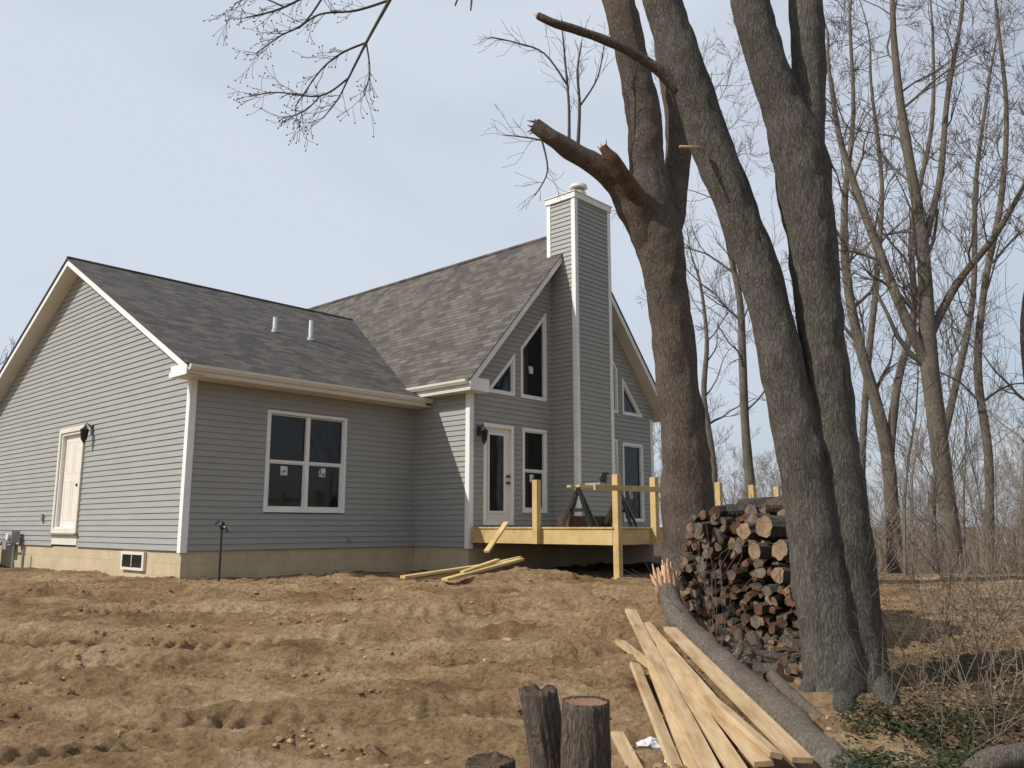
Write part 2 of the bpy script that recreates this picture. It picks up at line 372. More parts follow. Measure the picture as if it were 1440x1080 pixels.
siding(mb,*A,SB,RZ-.13,ivA,[doorA])
winB=rect(1.41,3.10,1.84,3.62)
siding(mb,*B,SB,4.04,lambda z:(0,X0),[rect(1.44,3.07,1.87,3.59)])
siding(mb,*D,SB,4.24,lambda z:(0,-YG))
def ivG(z):
    h=(MZ-.18-z)/msl; return (max(0,XM-X0-h),min(XR-X0,XM-X0+h))
c_=XM-X0
def mir(poly): return [(2*c_-x,z) for x,z in poly][::-1]
tri=[(.42,4.22),(1.26,4.22),(1.26,5.12)]
trap=[(1.45,4.22),(2.27,4.22),(2.27,6.18),(1.45,5.28)]
low=[(1.5,1.87),(2.26,1.87),(2.26,3.6),(1.5,3.6)]
dr=[(.36,1.62),(1.22,1.62),(1.22,3.60),(.36,3.60)]
low2=[(5.02,1.7),(5.86,1.7),(5.86,3.55),(5.02,3.55)]
polys=[tri,trap,low,mir(tri),mir(trap),mir(low),low2]
siding(mb,*G,SB,MZ-.18,ivG,[pol(p) for p in (tri,trap,mir(tri),mir(trap))]+[rect(p[0][0]+.03,p[1][0]-.03,p[0][1]+.03,p[2][1]-.03) for p in (low,dr,mir(low),low2)])
siding(mb,(XR,YG),(0,1),(1,0),SB,4.2,lambda z:(0,11.0))
mb.done('siding_walls',house)
mb=MB()
def gab(mb,pts,vec,mat): mb.prism(pts,vec,mat,mat,mat)
k=.13
gab(mb,[(k,k,.4),(k,YB-k,.4),(k,YB-k,RZ-.15-ws*(YP-k)-.05),(k,YP,RZ-.25),(k,k,RZ-.15-ws*(YP-k)-.05)],(6.2,0,0),'core')
gab(mb,[(X0+k,YG+k,.4),(XR-k,YG+k,.4),(XR-k,YG+k,4.4),(XM,YG+k,MZ-.36),(X0+k,YG+k,4.4)],(0,10.8,0),'core')
mb.done('light_block_core',house)  # solid core added behind the siding to block light; doubles as back walls
mb=MB()
mb.box(.02,X0-.001,.02,YB-.02,.1,SB-.002,'block'); mb.box(X0+.02,XR-.02,YG+.02,9.3,.1,SB-.004,'block')
mb.box(X0-.001,X0+.02,.03,YB-.03,.1,SB-.006,'block')
bar(mb,*A,1.25,2.15,.86,1.17,-.05,.03,'soffit'); bar(mb,*A,1.32,2.08,.91,1.12,.0,.034,'glass'); bar(mb,*A,1.68,1.72,.905,1.125,.03,.04,'gray')
mb.done('foundation',house)
mb=MB()
window(mb,*B,winB.poly,mull=2.255)
for p in polys: window(mb,*G,p,rail=(p in (low,) or p==mir(low)),sticker=True)
mb.done('windows',house)
mb=MB()
ring(mb,*A,[(4.25,1.47),(5.55,1.47),(5.55,3.57),(4.25,3.57)],.09,.05,-.1,'soffit')
ring(mb,*A,[(4.34,1.53),(5.46,1.53),(5.46,3.48),(4.34,3.48)],.05,.02,-.1,'white')
bar(mb,*A,4.39,5.41,1.58,3.43,-.12,-.05,'door')
for (a,b) in ((4.52,4.86),(4.95,5.29)):
    for (c,d) in ((1.72,2.5),(2.65,3.3),):
        ring(mb,*A,[(a,c),(b,c),(b,d),(a,d)],.02,-.046,-.052,'door')
bar(mb,*A,4.25,5.55,1.24,1.468,-.05,.02,'soffit'); bar(mb,*A,4.2,5.6,1.44,1.47,-.05,.09,'gray')
mb.tube([P3(*A,4.48,2.4,-.05),P3(*A,4.48,2.4,.03)],[.03,.035],10,'black')
inn=ring(mb,*G,dr,.07,.04,-.07,'white')
bar(mb,*G,.43,1.15,1.69,3.53,-.07,-.02,'door')
g=[(.52,1.86),(1.0,1.86),(1.0,3.42),(.52,3.42)]
i2=ring(mb,*G,g,.035,.0,-.02,'white'); mb.poly([P3(*G,p[0],p[1],-.012) for p in i2],'glass')
for z in (2.45,2.58): mb.tube([P3(*G,1.08,z,-.02),P3(*G,1.08,z,.04)],[.025,.03],10,'black')
mb.done('doors',house)
mb=MB()
t=.026; w=.09
mb.box(-t,w,-t,w,SB-.03,4.0,'white')
mb.box(X0-t,X0+w,YG-t,YG+w,SB-.03,4.2,'white')
mb.box(XR-w,XR+t,YG-t,YG+w,SB-.03,4.2,'white')
mb.box(X0-.03,X0-.001+.0,-.05,-.001,SB,4.0,'siding')
cx0,cx1,cy0,cy1,cz=7.32,8.58,-2.25,-1.5,8.80
for x in (cx0,cx1):
    for y in (cy0,):
        mb.box(min(x,x+(.08 if x==cx0 else -.08))-(t if x==cx0 else 0),max(x,x+(.08 if x==cx0 else -.08))+(t if x==cx1 else 0),y-t,y+.08,SB,cz-.1,'white')
    xx0,xx1=(x-t,x+.08) if x==cx0 else (x-.08,x+t)
    mb.box(xx0,xx1,cy1-.08,cy1+t,7.0,cz-.1,'white')
mb.box(cx0-.05,cx1+.05,cy0-.05,cy1+.05,cz-.1,cz+.03,'white')
mb.box(cx0-.07,cx1+.07,cy0-.07,cy1+.07,cz+.03,cz+.05,'white')
mb.done('white_trim_boards',house,bevel=.004)
mb=MB()
siding(mb,(cx0,cy0),(0,1),(-1,0),SB,cz-.05,lambda z:(0,cy1-cy0))
siding(mb,(cx0,cy0),(1,0),(0,-1),SB,cz-.05,lambda z:(0,cx1-cx0))
siding(mb,(cx1,cy0),(0,1),(1,0),SB,cz-.05,lambda z:(0,cy1-cy0))
siding(mb,(cx0,cy1),(1,0),(0,1),6.5,cz-.05,lambda z:(0,cx1-cx0))
mb.box(cx0+.01,cx1-.01,cy0+.01,cy1-.01,SB,cz-.06,'siding')
qx,qy=7.86,-1.95
mb.tube([(qx,qy,cz+.04),(qx,qy,cz+.29)],[.14,.14],18,'gray'); mb.tube([(qx,qy,cz+.36),(qx,qy,cz+.42),(qx,qy,cz+.45)],[.21,.19,.05],18,'soffit')
mb.tube([(qx,qy,cz+.22),(qx,qy,cz+.25)],[.17,.17],18,'soffit')
for a in range(5): 
    mb.tube([(qx+.13*math.cos(a*1.257),qy+.13*math.sin(a*1.257),cz+.25),(qx+.13*math.cos(a*1.257),qy+.13*math.sin(a*1.257),cz+.37)],[.012,.012],6,'gray')
mb.done('chimney',house)
# roofs
mb=MB()
zw=lambda y:RZ-ws*abs(y-YP); zm_=lambda x:MZ-msl*abs(x-XM)
def slab(mb,pts,th,top,side,bot): mb.prism(pts,(0,0,-th),top,side,bot)
ye=-.46; yb=2*YP-ye; xo=-.32; xe=X0-.3; xr=2*XM-xe; yo=YG-.32; yn=9.6
def wing(th,dz,e,top,side,bot):
    for (ya,sgn) in ((ye-e,1),(yb+e,-1)):
        zz=zw(ya)
        slab(mb,[(xo-e,ya,zz+dz),(X0-.14,ya,zz+dz),(7.05,YP,RZ+dz),(xo-e,YP,RZ+dz)],th,top,side,bot)
def main(th,dz,e,top,side,bot):
    for xa in (xe-e,xr+e):
        zz=zm_(xa)
        slab(mb,[(xa,yo-e,zz+dz),(xa,yn+e,zz+dz),(XM,yn+e,MZ+dz),(XM,yo-e,MZ+dz)],th,top,side,bot)
wing(.13,-.001,0,'soffit','white','soffit'); main(.18,-.001,0,'soffit','white','soffit')
mb.done('roof_fascia',house)
mb=MB(); wing(.028,.03,.025,'sh_wing','black','black'); 
mb.tube([(xo-.02,YP,RZ+.02),(6.95,YP,RZ+.02)],[.05,.05],8,'sh_wing')
mb.done('wing_roof_shingles',house)
mb=MB(); main(.028,.03,.025,'sh_main','black','black')
mb.tube([(XM,yo-.02,MZ+.02),(XM,yn,MZ+.02)],[.06,.06],8,'sh_main')
mb.done('main_roof_shingles',house)
mb=MB()
zs=zw(ye)-.13
mb.box(xo+.01,X0-.01,ye+.005,-.001,zs-.03,zs,'soffit')
mb.box(xo+.01,-.03,ye+.005,.12,zs-.028,zs+.16,'white')
mb.box(xo-.005,xo+.02,ye,.14,zs-.03,zs+.05,'white')
zs2=zm_(xe)-.18
mb.box(xe+.005,X0-.001,yo+.01,-.05,zs2-.03,zs2,'soffit')
mb.box(xe+.01,X0+.22,yo+.008,YG-.02,zs2-.028,zs2+.22,'white')
def gutter(p,q,out):
    p=Vector(p); q=Vector(q); o=Vector(out)
    prof=[(0,0),(0,-.09),(.055,-.09),(.09,-.04),(.095,0),(.085,0),(.08,-.036),(.05,-.08),(.01,-.08),(.01,0)]
    n=len(prof)
    a=[p+o*u+V(0,0,z) for u,z in prof]; b=[q+o*u+V(0,0,z) for u,z in prof]
    for i in range(n): j=(i+1)%n; mb.poly([a[i],b[i],b[j],a[j]],'soffit')
    mb.poly(a[:5],'soffit'); mb.poly(b[:5],'soffit')
gutter((xo+.02,ye-.004,zw(ye)-.0),(X0-.02,ye-.004,zw(ye)-.0),(0,-1,0))
gutter((xe-.004,yo+.05,zm_(xe)-.01),(xe-.004,-.1,zm_(xe)-.01),(-1,0,0))
mb.done('soffits_and_gutters',house)
mb=MB()
for (a,b,h) in ((2.94,2.42,.34),(3.76,2.31,.46)):
    z=zw(b); mb.tube([(a,b,z-.05),(a,b,z+h)],[.045,.045],12,'white'); mb.tube([(a,b,z+.0),(a,b,z+.09)],[.1,.05],12,'gray')
mb.done('vent_pipes',house)
def lantern(mb,O,U,Nn,u,z):
    q=lambda du,dz,o:P3(O,U,Nn,u+du,z+dz,o)
    bar(mb,O,U,Nn,u-.05,u+.05,z-.08,z+.1,.0,.03,'black')
    mb.tube([q(0,.02,.03),q(0,.1,.08),q(0,.12,.13),q(0,.06,.16)],[.012]*4,6,'black')
    mb.tube([q(0,.08,.16),q(0,.03,.16),q(0,.0,.16)],[.01,.05,.085],8,'black')
    mb.tube([q(0,-.0,.16),q(0,-.19,.16)],[.07,.045],6,'glass')
    for i in range(6):
        c,s_=math.cos(i*1.047),math.sin(i*1.047)
        mb.tube([q(.072*c,0,.16+.072*s_),q(.047*c,-.2,.16+.047*s_)],[.007,.007],4,'black')
    mb.tube([q(0,-.19,.16),q(0,-.23,.16),q(0,-.27,.16)],[.05,.03,.008],8,'black')
mb=MB(); lantern(mb,*A,3.93,3.44); lantern(mb,*G,.24,3.42)
bar(mb,*B,3.2,3.28,1.33,1.42,.0,.05,'gray'); bar(mb,*A,6.1,6.2,1.7,1.85,0,.06,'gray')
mb.done('wall_lanterns',house)
hz=hbase(-10,18)
mb=MB()
bar(mb,*A,8.15,8.95,hz,hz+.06,.35,1.15,'soffit')
bar(mb,*A,8.2,8.9,hz+.06,hz+.95,.4,1.1,'gray')
for i in range(16): bar(mb,*A,8.19,8.91,hz+.12+i*.05,hz+.14+i*.05,.385,1.115,'black')
cpt=P3(*A,8.55,hz+.95,.75); mb.tube([cpt,(cpt[0],cpt[1],cpt[2]+.04)],[.28,.27],20,'black')
mb.done('air_conditioner',None,C,PHI)
mb=MB()
bar(mb,*A,7.25,7.5,1.25,1.5,.08,.24,'gray'); mb.tube([P3(*A,7.37,1.38,.24),P3(*A,7.37,1.38,.3)],[.08,.08],14,'soffit')
mb.tube([P3(*A,7.3,hz-.1,.16),P3(*A,7.3,1.25,.16)],[.02,.02],8,'gray'); mb.tube([P3(*A,7.45,1.2,.16),P3(*A,7.8,1.2,.16),P3(*A,7.8,1.5,.1)],[.02]*3,8,'gray')
bar(mb,*A,7.7,7.95,1.1,1.3,.06,.2,'gray'); mb.tube([P3(*A,6.8,hz-.1,.12),P3(*A,6.8,1.1,.12)],[.03,.03],8,'gray')
mb.done('gas_meter',None,C,PHI)
p=at(308,812,13.2); p.z=hbase(p.x,p.y)
mb=MB()
mb.tube([(0,0,-.1),(0,0,.85)],[.018,.018],8,'black'); mb.tube([(0,0,.82),(0,0,.9),(0,0,.95)],[.03,.045,.03],10,'black')
mb.tube([(0,0,.88),(.07,-.03,.86),(.1,-.04,.78)],[.022,.02,.025],8,'black'); mb.tube([(0,0,.94),(-.06,.02,.97),(-.12,.03,.9)],[.012]*3,6,'black')
mb.done('yard_hydrant',None,p)
# ---------------------------------------------------------------- deck
mb=MB(); dz=1.585; y1=YG-.03; y0=YG-3.3; x0=X0+.03; x1=XR
n=int((y1-y0)/.142)
for i in range(n+1):
    ya=y0-.02+i*.142
    if ya+.135>y1: break
    mb.box(x0-.02,x1+.02,ya,ya+.136,dz-.03,dz,'deck')
zt=dz-.033; zb=dz-.29
mb.box(x0,x0+.04,y0,y1,zb,zt,'deck'); mb.box(x1-.04,x1,y0,y1,zb,zt,'deck'); mb.box(x0+.041,x1-.041,y0,y0+.04,zb,zt,'deck')
x=x0+.4
while x<x1-.2: mb.box(x,x+.038,y0+.045,y1,zb+.02,zt-.003,'deck'); x+=.4
P=.11
def post(x,y,z0,z1): mb.box(x-P/2,x+P/2,y-P/2,y+P/2,z0,z1,'deck')
for xx,lg in ((x0+.06,1),(x0+1.17,0),(x0+3.42,1),(x0+4.8,0),(x0+5.95,1)):
    post(xx,y0-P/2-.003,.3 if lg else zb,dz+.85)
post(x0-P/2-.003+.0,YG-1.72,zb,dz+.82)
mb.done('wooden_deck',None,C,PHI,bevel=.004)
mb=MB()
mb.beam((x0+.15-.8,y0-.14,dz+.62),(x0+1.25,y0-.14,dz+.64),.04,.09,'deck')
mb.done('temporary_rail_board',None,C,PHI,bevel=.003)
mb=MB()
sx,sy=x0+1.2,YG-2.2
mb.beam((sx-.7,sy,dz+.72),(sx+.9,sy,dz+.72),.09,.04,'deck'); mb.beam((sx-.7,sy+.2,dz+.72),(sx+.9,sy+.2,dz+.72),.09,.04,'deck')
for a in (sx-.55,sx+.7):
    for q in (-.22,.42): mb.beam((a-.08,sy+q,dz),(a,sy+.1,dz+.7),.05,.05,'black'); 
    for q in (-.22,.42): mb.beam((a+.1,sy+q,dz),(a,sy+.1,dz+.7),.05,.05,'black')
    mb.beam((a,sy-.14,dz+.3),(a,sy+.34,dz+.3),.03,.06,'black')
mb.box(sx-.1,sx+.35,sy-.05,sy+.3,dz+.745,dz+.8,'gray'); mb.tube([(sx+.12,sy+.02,dz+.9),(sx+.12,sy+.06,dz+.9)],[.10,.10],18,'black')
mb.tube([(sx+.2,sy+.1,dz+.85),(sx+.25,sy+.12,dz+.98),(sx+.4,sy+.14,dz+1.0)],[.05,.04,.03],8,'black')
mb.beam((sx-.5,sy+.5,dz+.1),(sx+.9,sy+.6,dz+.1),.25,.2,'heart')
mb.done('sawhorse',None,C,PHI)
mb=MB()
def bd(a,b,ya,yb,la,lb,w=.14,h=.038,roll=0,mat='deck'):
    p=at(*a,ya); q=at(*b,yb); p.z=H(p.x,p.y)+la; q.z=H(q.x,q.y)+lb
    mb.beam(p,q,w,h,mat,roll=roll)
bd((566,811),(722,775),12.35,13.6,.08,.32); bd((585,806),(732,772),12.5,13.8,.05,.36,.09)
bd((625,812),(733,778),12.3,13.4,.07,.24,.14); bd((650,800),(700,790),12.6,13.2,.1,.22,.09)
q=at(712,735,14.3); p=at(684,776,13.5); mb.beam(p,q,.09,.038,'deck')
mb.done('framing_lumber',bevel=.003)
# ---------------------------------------------------------------- trees
def spline(P,n=6):
    out=[]; L=len(P)
    for i in range(L-1):
        p0=P[max(0,i-1)]; p1=P[i]; p2=P[i+1]; p3=P[min(L-1,i+2)]
        for k in range(n):
            t=k/n; out.append([.5*((2*p1[c])+(-p0[c]+p2[c])*t+(2*p0[c]-5*p1[c]+4*p2[c]-p3[c])*t*t+(-p0[c]+3*p1[c]-3*p2[c]+p3[c])*t**3) for c in range(4)])
    out.append(list(P[-1])); return out
def stem(mb,pl,mat,sides=28,lump=.10,n=8,cap=True,capmat=None,furrow=.06):
    Q=[]
    for (x,y,hw,Y) in pl:
        p=at(x,y,Y); Q.append((p.x,p.y,p.z,wpx(hw,y,Y)))
    sp=spline(Q,n); mb.tube([q[:3] for q in sp],[max(.002,q[3]) for q in sp],sides,mat,cap,lump,capmat,furrow=furrow)
    return sp
def rv(rng): return V(rng.gauss(0,1),rng.gauss(0,1),rng.gauss(0,1)).normalized()
def grow(mb,rng,p,d,L,r,lvl,mat,up=.1,wig=.22,kids=(3,5),sides=4,rmin=.004,bud=None):
    n=max(3,int(3+lvl)); pts=[p.copy()]; rad=[r]; d=d.normalized(); dirs=[d]
    for i in range(n):
        d=(d+rv(rng)*wig+V(0,0,up)).normalized(); p=p+d*(L/n); pts.append(p.copy()); rad.append(max(rmin,r*(1-.8*(i+1)/n))); dirs.append(d)
    mb.tube(pts,rad,sides if lvl>1 else 3,mat,False)
    if bud and lvl==0: blob(mb,pts[-1],bud,mat,rng,1.2)
    if lvl<=0: return
    for k in range(rng.randint(*kids)):
        i=rng.randint(1,n); t=i/n
        dd=(dirs[i]+rv(rng)*rng.uniform(.55,.95)).normalized()
        grow(mb,rng,pts[i],dd,L*rng.uniform(.45,.7)*(1-.25*t),max(rmin,rad[i]*rng.uniform(.45,.65)),lvl-1,mat,up,wig,kids,sides,rmin,bud)
mb=MB(); Y=12.1
stem(mb,[(990,860,62,Y),(978,800,47,Y),(970,740,39,Y),(964,640,33,Y),(953,540,30,Y),(943,450,29,Y),(933,380,30,Y),(924,330,34,Y),(915,290,32,Y),(910,230,25,Y),(907,180,24,Y),(897,120,22,Y),(882,50,22,Y),(868,-5,21,Y),(850,-80,19,Y),(845,-180,16,Y),(850,-300,12,Y)],'bark1',36,.10,10,furrow=.09)
stem(mb,[(925,365,20,Y),(900,305,27,Y-.1),(878,268,21,Y-.2),(850,240,17,Y-.3),(808,214,14,Y-.4),(775,193,12,Y-.5),(752,176,10,Y-.5)],'bark1',20,.16,capmat='heart')
stem(mb,[(918,330,19,Y-.1),(898,285,13,Y-.3),(875,247,12,Y-.5),(858,222,10,Y-.6),(848,205,5,Y-.65)],'heart',12,.4,capmat='splinter')
stem(mb,[(930,350,24,Y+.1),(944,290,21,Y+.3),(952,230,18,Y+.5),(953,170,18,Y+.6),(945,110,18,Y+.7),(936,50,18,Y+.8),(930,-20,17,Y+.9),(935,-140,14,Y+1),(960,-260,10,Y+1)],'bark1')
rng=random.Random(5)
e=at(752,176,Y-.5)
for i in range(9):
    q=at(746+rng.uniform(-5,8),168+rng.uniform(-4,22),Y-.5); mb.tube([e+rv(rng)*.06+V(.1,0,-.03),q],[.035,.004],5,'heart')
e=at(850,215,Y-.62)
for i in range(6): mb.tube([e+rv(rng)*.04+V(.05,0,-.1),at(843+rng.uniform(-3,10),196+rng.uniform(0,15),Y-.65)],[.03,.004],5,'splinter' if i%2 else 'heart')
for pl in ([(812,216,3,Y-.4),(815,150,2.2,Y-.4),(812,100,1.7,Y-.4),(818,60,1,Y-.4)],[(800,212,2.6,Y-.4),(800,150,2,Y-.4),(795,90,1.6,Y-.4),(790,35,1,Y-.4)],[(798,120,1.7,Y-.4),(765,75,1.3,Y-.4),(725,60,1.1,Y-.4),(690,52,.8,Y-.4)],[(790,205,1.7,Y-.4),(750,195,1.2,Y-.4),(712,190,.8,Y-.4)],[(760,190,1.6,Y-.5),(770,240,1.2,Y-.5),(752,275,.8,Y-.5)],[(815,150,1.6,Y-.4),(840,110,1.2,Y-.4),(850,60,.8,Y-.4)]):
    sp=stem(mb,pl,'twig',5,0,5,furrow=0)
    for i in range(4,len(sp),1):
        grow(mb,rng,V(*sp[i][:3]),(V(*sp[i][:3])-V(*sp[i-2][:3])).normalized()+rv(rng)*.8,rng.uniform(.2,.65),.005,1,'twig',.05,.25,(1,3),3,.003)
for (x,y,yy) in ((850,-180,Y),(935,-140,Y+1),(960,-260,Y+1)):
    for k in range(3): grow(mb,rng,at(x,y,yy),V(rng.uniform(-.5,1),rng.uniform(-.3,1),1),2.6,.07,3,'twig',.1,.2,(3,4))
mb.done('maple_tree',smooth=True)
mb=MB(); Y=7.7
st=stem(mb,[(1210,1010,66,Y),(1206,960,46,Y),(1197,850,37,Y),(1189,740,34,Y),(1176,640,32,Y),(1164,540,31,Y),(1152,440,31,Y),(1141,340,33,Y),(1130,260,36,Y),(1120,205,36,Y),(1100,150,29,Y),(1082,100,27,Y),(1067,50,26,Y),(1055,0,26,Y),(1040,-70,24,Y),(1020,-180,20,Y),(1010,-300,15,Y)],'bark2',36,.10,10,furrow=.09)
stem(mb,[(1128,260,24,Y),(1133,190,25,Y+.05),(1137,120,23,Y+.1),(1136,50,23,Y+.1),(1133,-10,22,Y+.1),(1135,-120,19,Y+.1),(1150,-260,14,Y+.1)],'bark2')
stem(mb,[(1175,1010,50,Y-.15),(1172,950,42,Y-.1),(1160,850,38,Y-.05),(1144,740,35,Y),(1127,640,33,Y),(1106,540,31,Y),(1086,450,29,Y),(1064,370,28,Y),(1038,300,27,Y),(1012,235,27,Y),(988,170,28,Y),(965,110,28,Y),(946,50,27,Y),(930,-5,26,Y),(912,-70,24,Y),(880,-180,20,Y),(840,-300,15,Y)],'bark2',36,.10,10,furrow=.09)
for (x,y,x2,y2) in ((1230,950,1262,1010),(1155,950,1118,985),(1190,970,1180,1030)):
    a=at(x,y,Y-.05); b_=on_ground(x2,y2); b_.z-=.06
    mb.tube([a,(a+b_)/2+V(0,0,.0),b_],[.13,.09,.03],10,'bark2',True,.15)
rng=random.Random(11)
sp=stem(mb,[(955,128,9,Y-.05),(925,98,8,Y-.1),(890,74,7,Y-.15),(850,56,6.5,Y-.2),(810,42,6,Y-.25),(780,33,6,Y-.3),(756,22,5,Y-.3)],'bark1',10,.16,capmat='splinter')
e=at(757,23,Y-.3)
for i in range(5): mb.tube([e+V(.04,0,0)+rv(rng)*.012,at(750+rng.uniform(-2,5),19+rng.uniform(-2,6),Y-.3)],[.016,.003],4,'splinter')
mb.tube([at(985,208,Y-.2),at(956,206,Y-.33)],[.02,.012],8,'splinter',True,.1,'splinter')
Y2=7.9
stem(mb,[(912,-70,14,Y),(800,-130,10,Y2),(680,-120,6,Y2),(580,-60,3.6,Y2),(548,0,2.8,Y2),(515,60,2,Y2),(490,110,1.5,Y2)],'twig',8,.05,6)
sprays=[[(680,-120,3,Y2),(560,-90,2.6,Y2),(470,-30,2.2,Y2),(400,10,1.6,Y2),(345,25,1,Y2)],
[(548,0,2,Y2),(500,15,1.7,Y2),(450,20,1.4,Y2),(420,40,1,Y2)],[(515,60,1.7,Y2),(480,75,1.5,Y2),(450,100,1.2,Y2),(415,150,.8,Y2)],
[(490,110,1.5,Y2),(450,135,1.3,Y2),(390,130,1,Y2),(350,136,.7,Y2)],[(490,110,1.4,Y2),(475,140,1.1,Y2),(455,165,.7,Y2)],[(470,-30,1.7,Y2),(430,30,1.4,Y2),(395,50,1.1,Y2),(360,75,.8,Y2)],
[(515,60,1.4,Y2),(520,100,1.1,Y2),(512,135,.8,Y2)],[(450,135,1.1,Y2),(430,155,.9,Y2),(405,165,.7,Y2)],[(400,10,1.3,Y2),(360,-5,1,Y2),(330,5,.7,Y2)]]
for pl in sprays:
    sp=stem(mb,pl,'twig',5,0,5,furrow=0)
    for i in range(3,len(sp)):
        if pl[0][1]<-20 and i<8: continue
        grow(mb,rng,V(*sp[i][:3]),(V(*sp[i][:3])-V(*sp[i-2][:3])).normalized()+rv(rng)*.8+V(-.15,0,-.1),rng.uniform(.15,.38),.004,1,'twig',-.02,.34,(3,4),3,.0022,bud=.0075)
for pl in ([(660,-60,3,Y2),(650,-20,2,Y2),(640,8,1.2,Y2)],[(668,-60,3,Y2),(664,-10,2,Y2),(662,15,1,Y2)]): stem(mb,pl,'twig',5,0,4,furrow=0)
for (x,y) in ((1010,-300),(1150,-260),(840,-300)):
    for k in range(3): grow(mb,rng,at(x,y,Y),V(rng.uniform(-1,1),rng.uniform(-.5,1),1),1.8,.06,3,'twig',.1,.2,(3,4))
mb.done('oak_tree',smooth=True)
def bare(pl,seed,mat='bark3',lvl=3,L=3.0,n_b=14,extra=(),name='bare_tree',t0=.3,tm='far'):
    mb=MB(); rng=random.Random(seed)
    def ext(pl):  # finish each leader in a thin tip
        (xa,ya,ra,Ya),(xb,yb_,rb,Yb)=pl[-2],pl[-1]
        return list(pl)+[(xb+(xb-xa)*.5+rng.uniform(-10,10),yb_+(yb_-ya)*.5,rb*.5,Yb),(xb+(xb-xa)*.9+rng.uniform(-15,15),yb_+(yb_-ya)*1.0,.4,Yb)]
    def dress(sp,nb,t0,L,r0):
        for k in range(nb):
            t=t0+(1-t0)*(k+rng.random())/nb; i=min(len(sp)-2,int(t*(len(sp)-1)))
            p=V(*sp[i][:3]); ax=(V(*sp[i+1][:3])-p).normalized()
            d=(ax*.6+V(rng.gauss(0,1),rng.gauss(0,.8),.35).normalized()*1.0)
            grow(mb,rng,p,d,L*(1.15-.55*t)*rng.uniform(.7,1.2),max(.014,sp[i][3]*rng.uniform(.25,.44)),lvl,tm,.07,.32,(3,5),4,.005)
    sp=stem(mb,ext(pl),mat,10,.08,5,furrow=0); dress(sp,n_b,t0,L,0)
    for e in extra:
        s2=stem(mb,ext(e),mat,8,.06,5,furrow=0); dress(s2,max(5,int(n_b*.6)),.2,L*.75,0)
    return mb.done(name,smooth=True)
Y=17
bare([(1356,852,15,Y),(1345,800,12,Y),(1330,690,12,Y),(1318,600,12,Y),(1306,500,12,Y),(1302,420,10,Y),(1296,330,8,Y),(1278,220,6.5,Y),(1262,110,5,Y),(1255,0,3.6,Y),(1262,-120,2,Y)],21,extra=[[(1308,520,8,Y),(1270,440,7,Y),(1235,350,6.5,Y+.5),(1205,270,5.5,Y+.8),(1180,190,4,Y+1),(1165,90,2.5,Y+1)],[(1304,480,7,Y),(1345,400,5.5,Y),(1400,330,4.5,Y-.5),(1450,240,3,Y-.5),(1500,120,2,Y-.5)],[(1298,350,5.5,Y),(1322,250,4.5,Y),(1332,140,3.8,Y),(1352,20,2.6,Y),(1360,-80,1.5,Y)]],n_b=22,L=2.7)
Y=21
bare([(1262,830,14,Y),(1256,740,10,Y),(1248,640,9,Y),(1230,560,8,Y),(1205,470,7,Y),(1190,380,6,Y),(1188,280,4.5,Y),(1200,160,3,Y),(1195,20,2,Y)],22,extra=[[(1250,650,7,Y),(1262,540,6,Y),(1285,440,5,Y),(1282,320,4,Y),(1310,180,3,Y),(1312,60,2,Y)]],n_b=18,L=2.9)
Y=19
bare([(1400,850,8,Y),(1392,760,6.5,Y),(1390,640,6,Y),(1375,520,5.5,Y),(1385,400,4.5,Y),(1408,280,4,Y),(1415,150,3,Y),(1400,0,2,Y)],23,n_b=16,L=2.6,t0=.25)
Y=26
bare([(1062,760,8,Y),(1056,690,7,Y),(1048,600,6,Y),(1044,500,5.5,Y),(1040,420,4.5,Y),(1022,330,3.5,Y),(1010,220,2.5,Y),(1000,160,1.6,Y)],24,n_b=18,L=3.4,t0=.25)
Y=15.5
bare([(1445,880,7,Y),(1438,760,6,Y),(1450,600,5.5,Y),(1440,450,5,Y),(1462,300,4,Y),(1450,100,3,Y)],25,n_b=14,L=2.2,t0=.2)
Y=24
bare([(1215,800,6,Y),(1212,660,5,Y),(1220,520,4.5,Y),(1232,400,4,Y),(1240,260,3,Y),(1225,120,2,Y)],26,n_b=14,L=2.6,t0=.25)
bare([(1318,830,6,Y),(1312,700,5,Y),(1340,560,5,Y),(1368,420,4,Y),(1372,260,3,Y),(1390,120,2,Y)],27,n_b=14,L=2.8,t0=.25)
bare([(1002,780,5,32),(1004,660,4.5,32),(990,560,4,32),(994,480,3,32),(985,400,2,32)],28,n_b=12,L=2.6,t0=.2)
mb=MB(); rng=random.Random(31)
for i in range(20):
    y=rng.uniform(14,34); x=y*rng.uniform(.36,.66)
    z=hbase(x,y)
    grow(mb,rng,V(x,y,z-.1),V(rng.uniform(-.12,.12),0,1),rng.uniform(3,7),rng.uniform(.02,.035),3,'far',.12,.12,(3,5),4,.005)
mb.done('saplings')
dist=empty('distant_trees')
protos=[]
for s_ in range(5):
    mb=MB(); rng=random.Random(100+s_)
    pts=[V(0,0,-.5)]; d=V(0,0,1); hgt=rng.uniform(8,11); 
    for i in range(9): d=(d+rv(rng)*.09+V(0,0,.1)).normalized(); pts.append(pts[-1]+d*hgt/9)
    rad=[.13*(1-.105*i) for i in range(10)]
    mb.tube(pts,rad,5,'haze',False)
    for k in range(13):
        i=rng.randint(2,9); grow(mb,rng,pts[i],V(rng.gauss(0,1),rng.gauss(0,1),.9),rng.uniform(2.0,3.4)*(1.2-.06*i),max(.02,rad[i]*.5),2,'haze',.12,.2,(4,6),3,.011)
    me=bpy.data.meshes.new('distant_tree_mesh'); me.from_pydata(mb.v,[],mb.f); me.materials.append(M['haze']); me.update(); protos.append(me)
rng=random.Random(77)
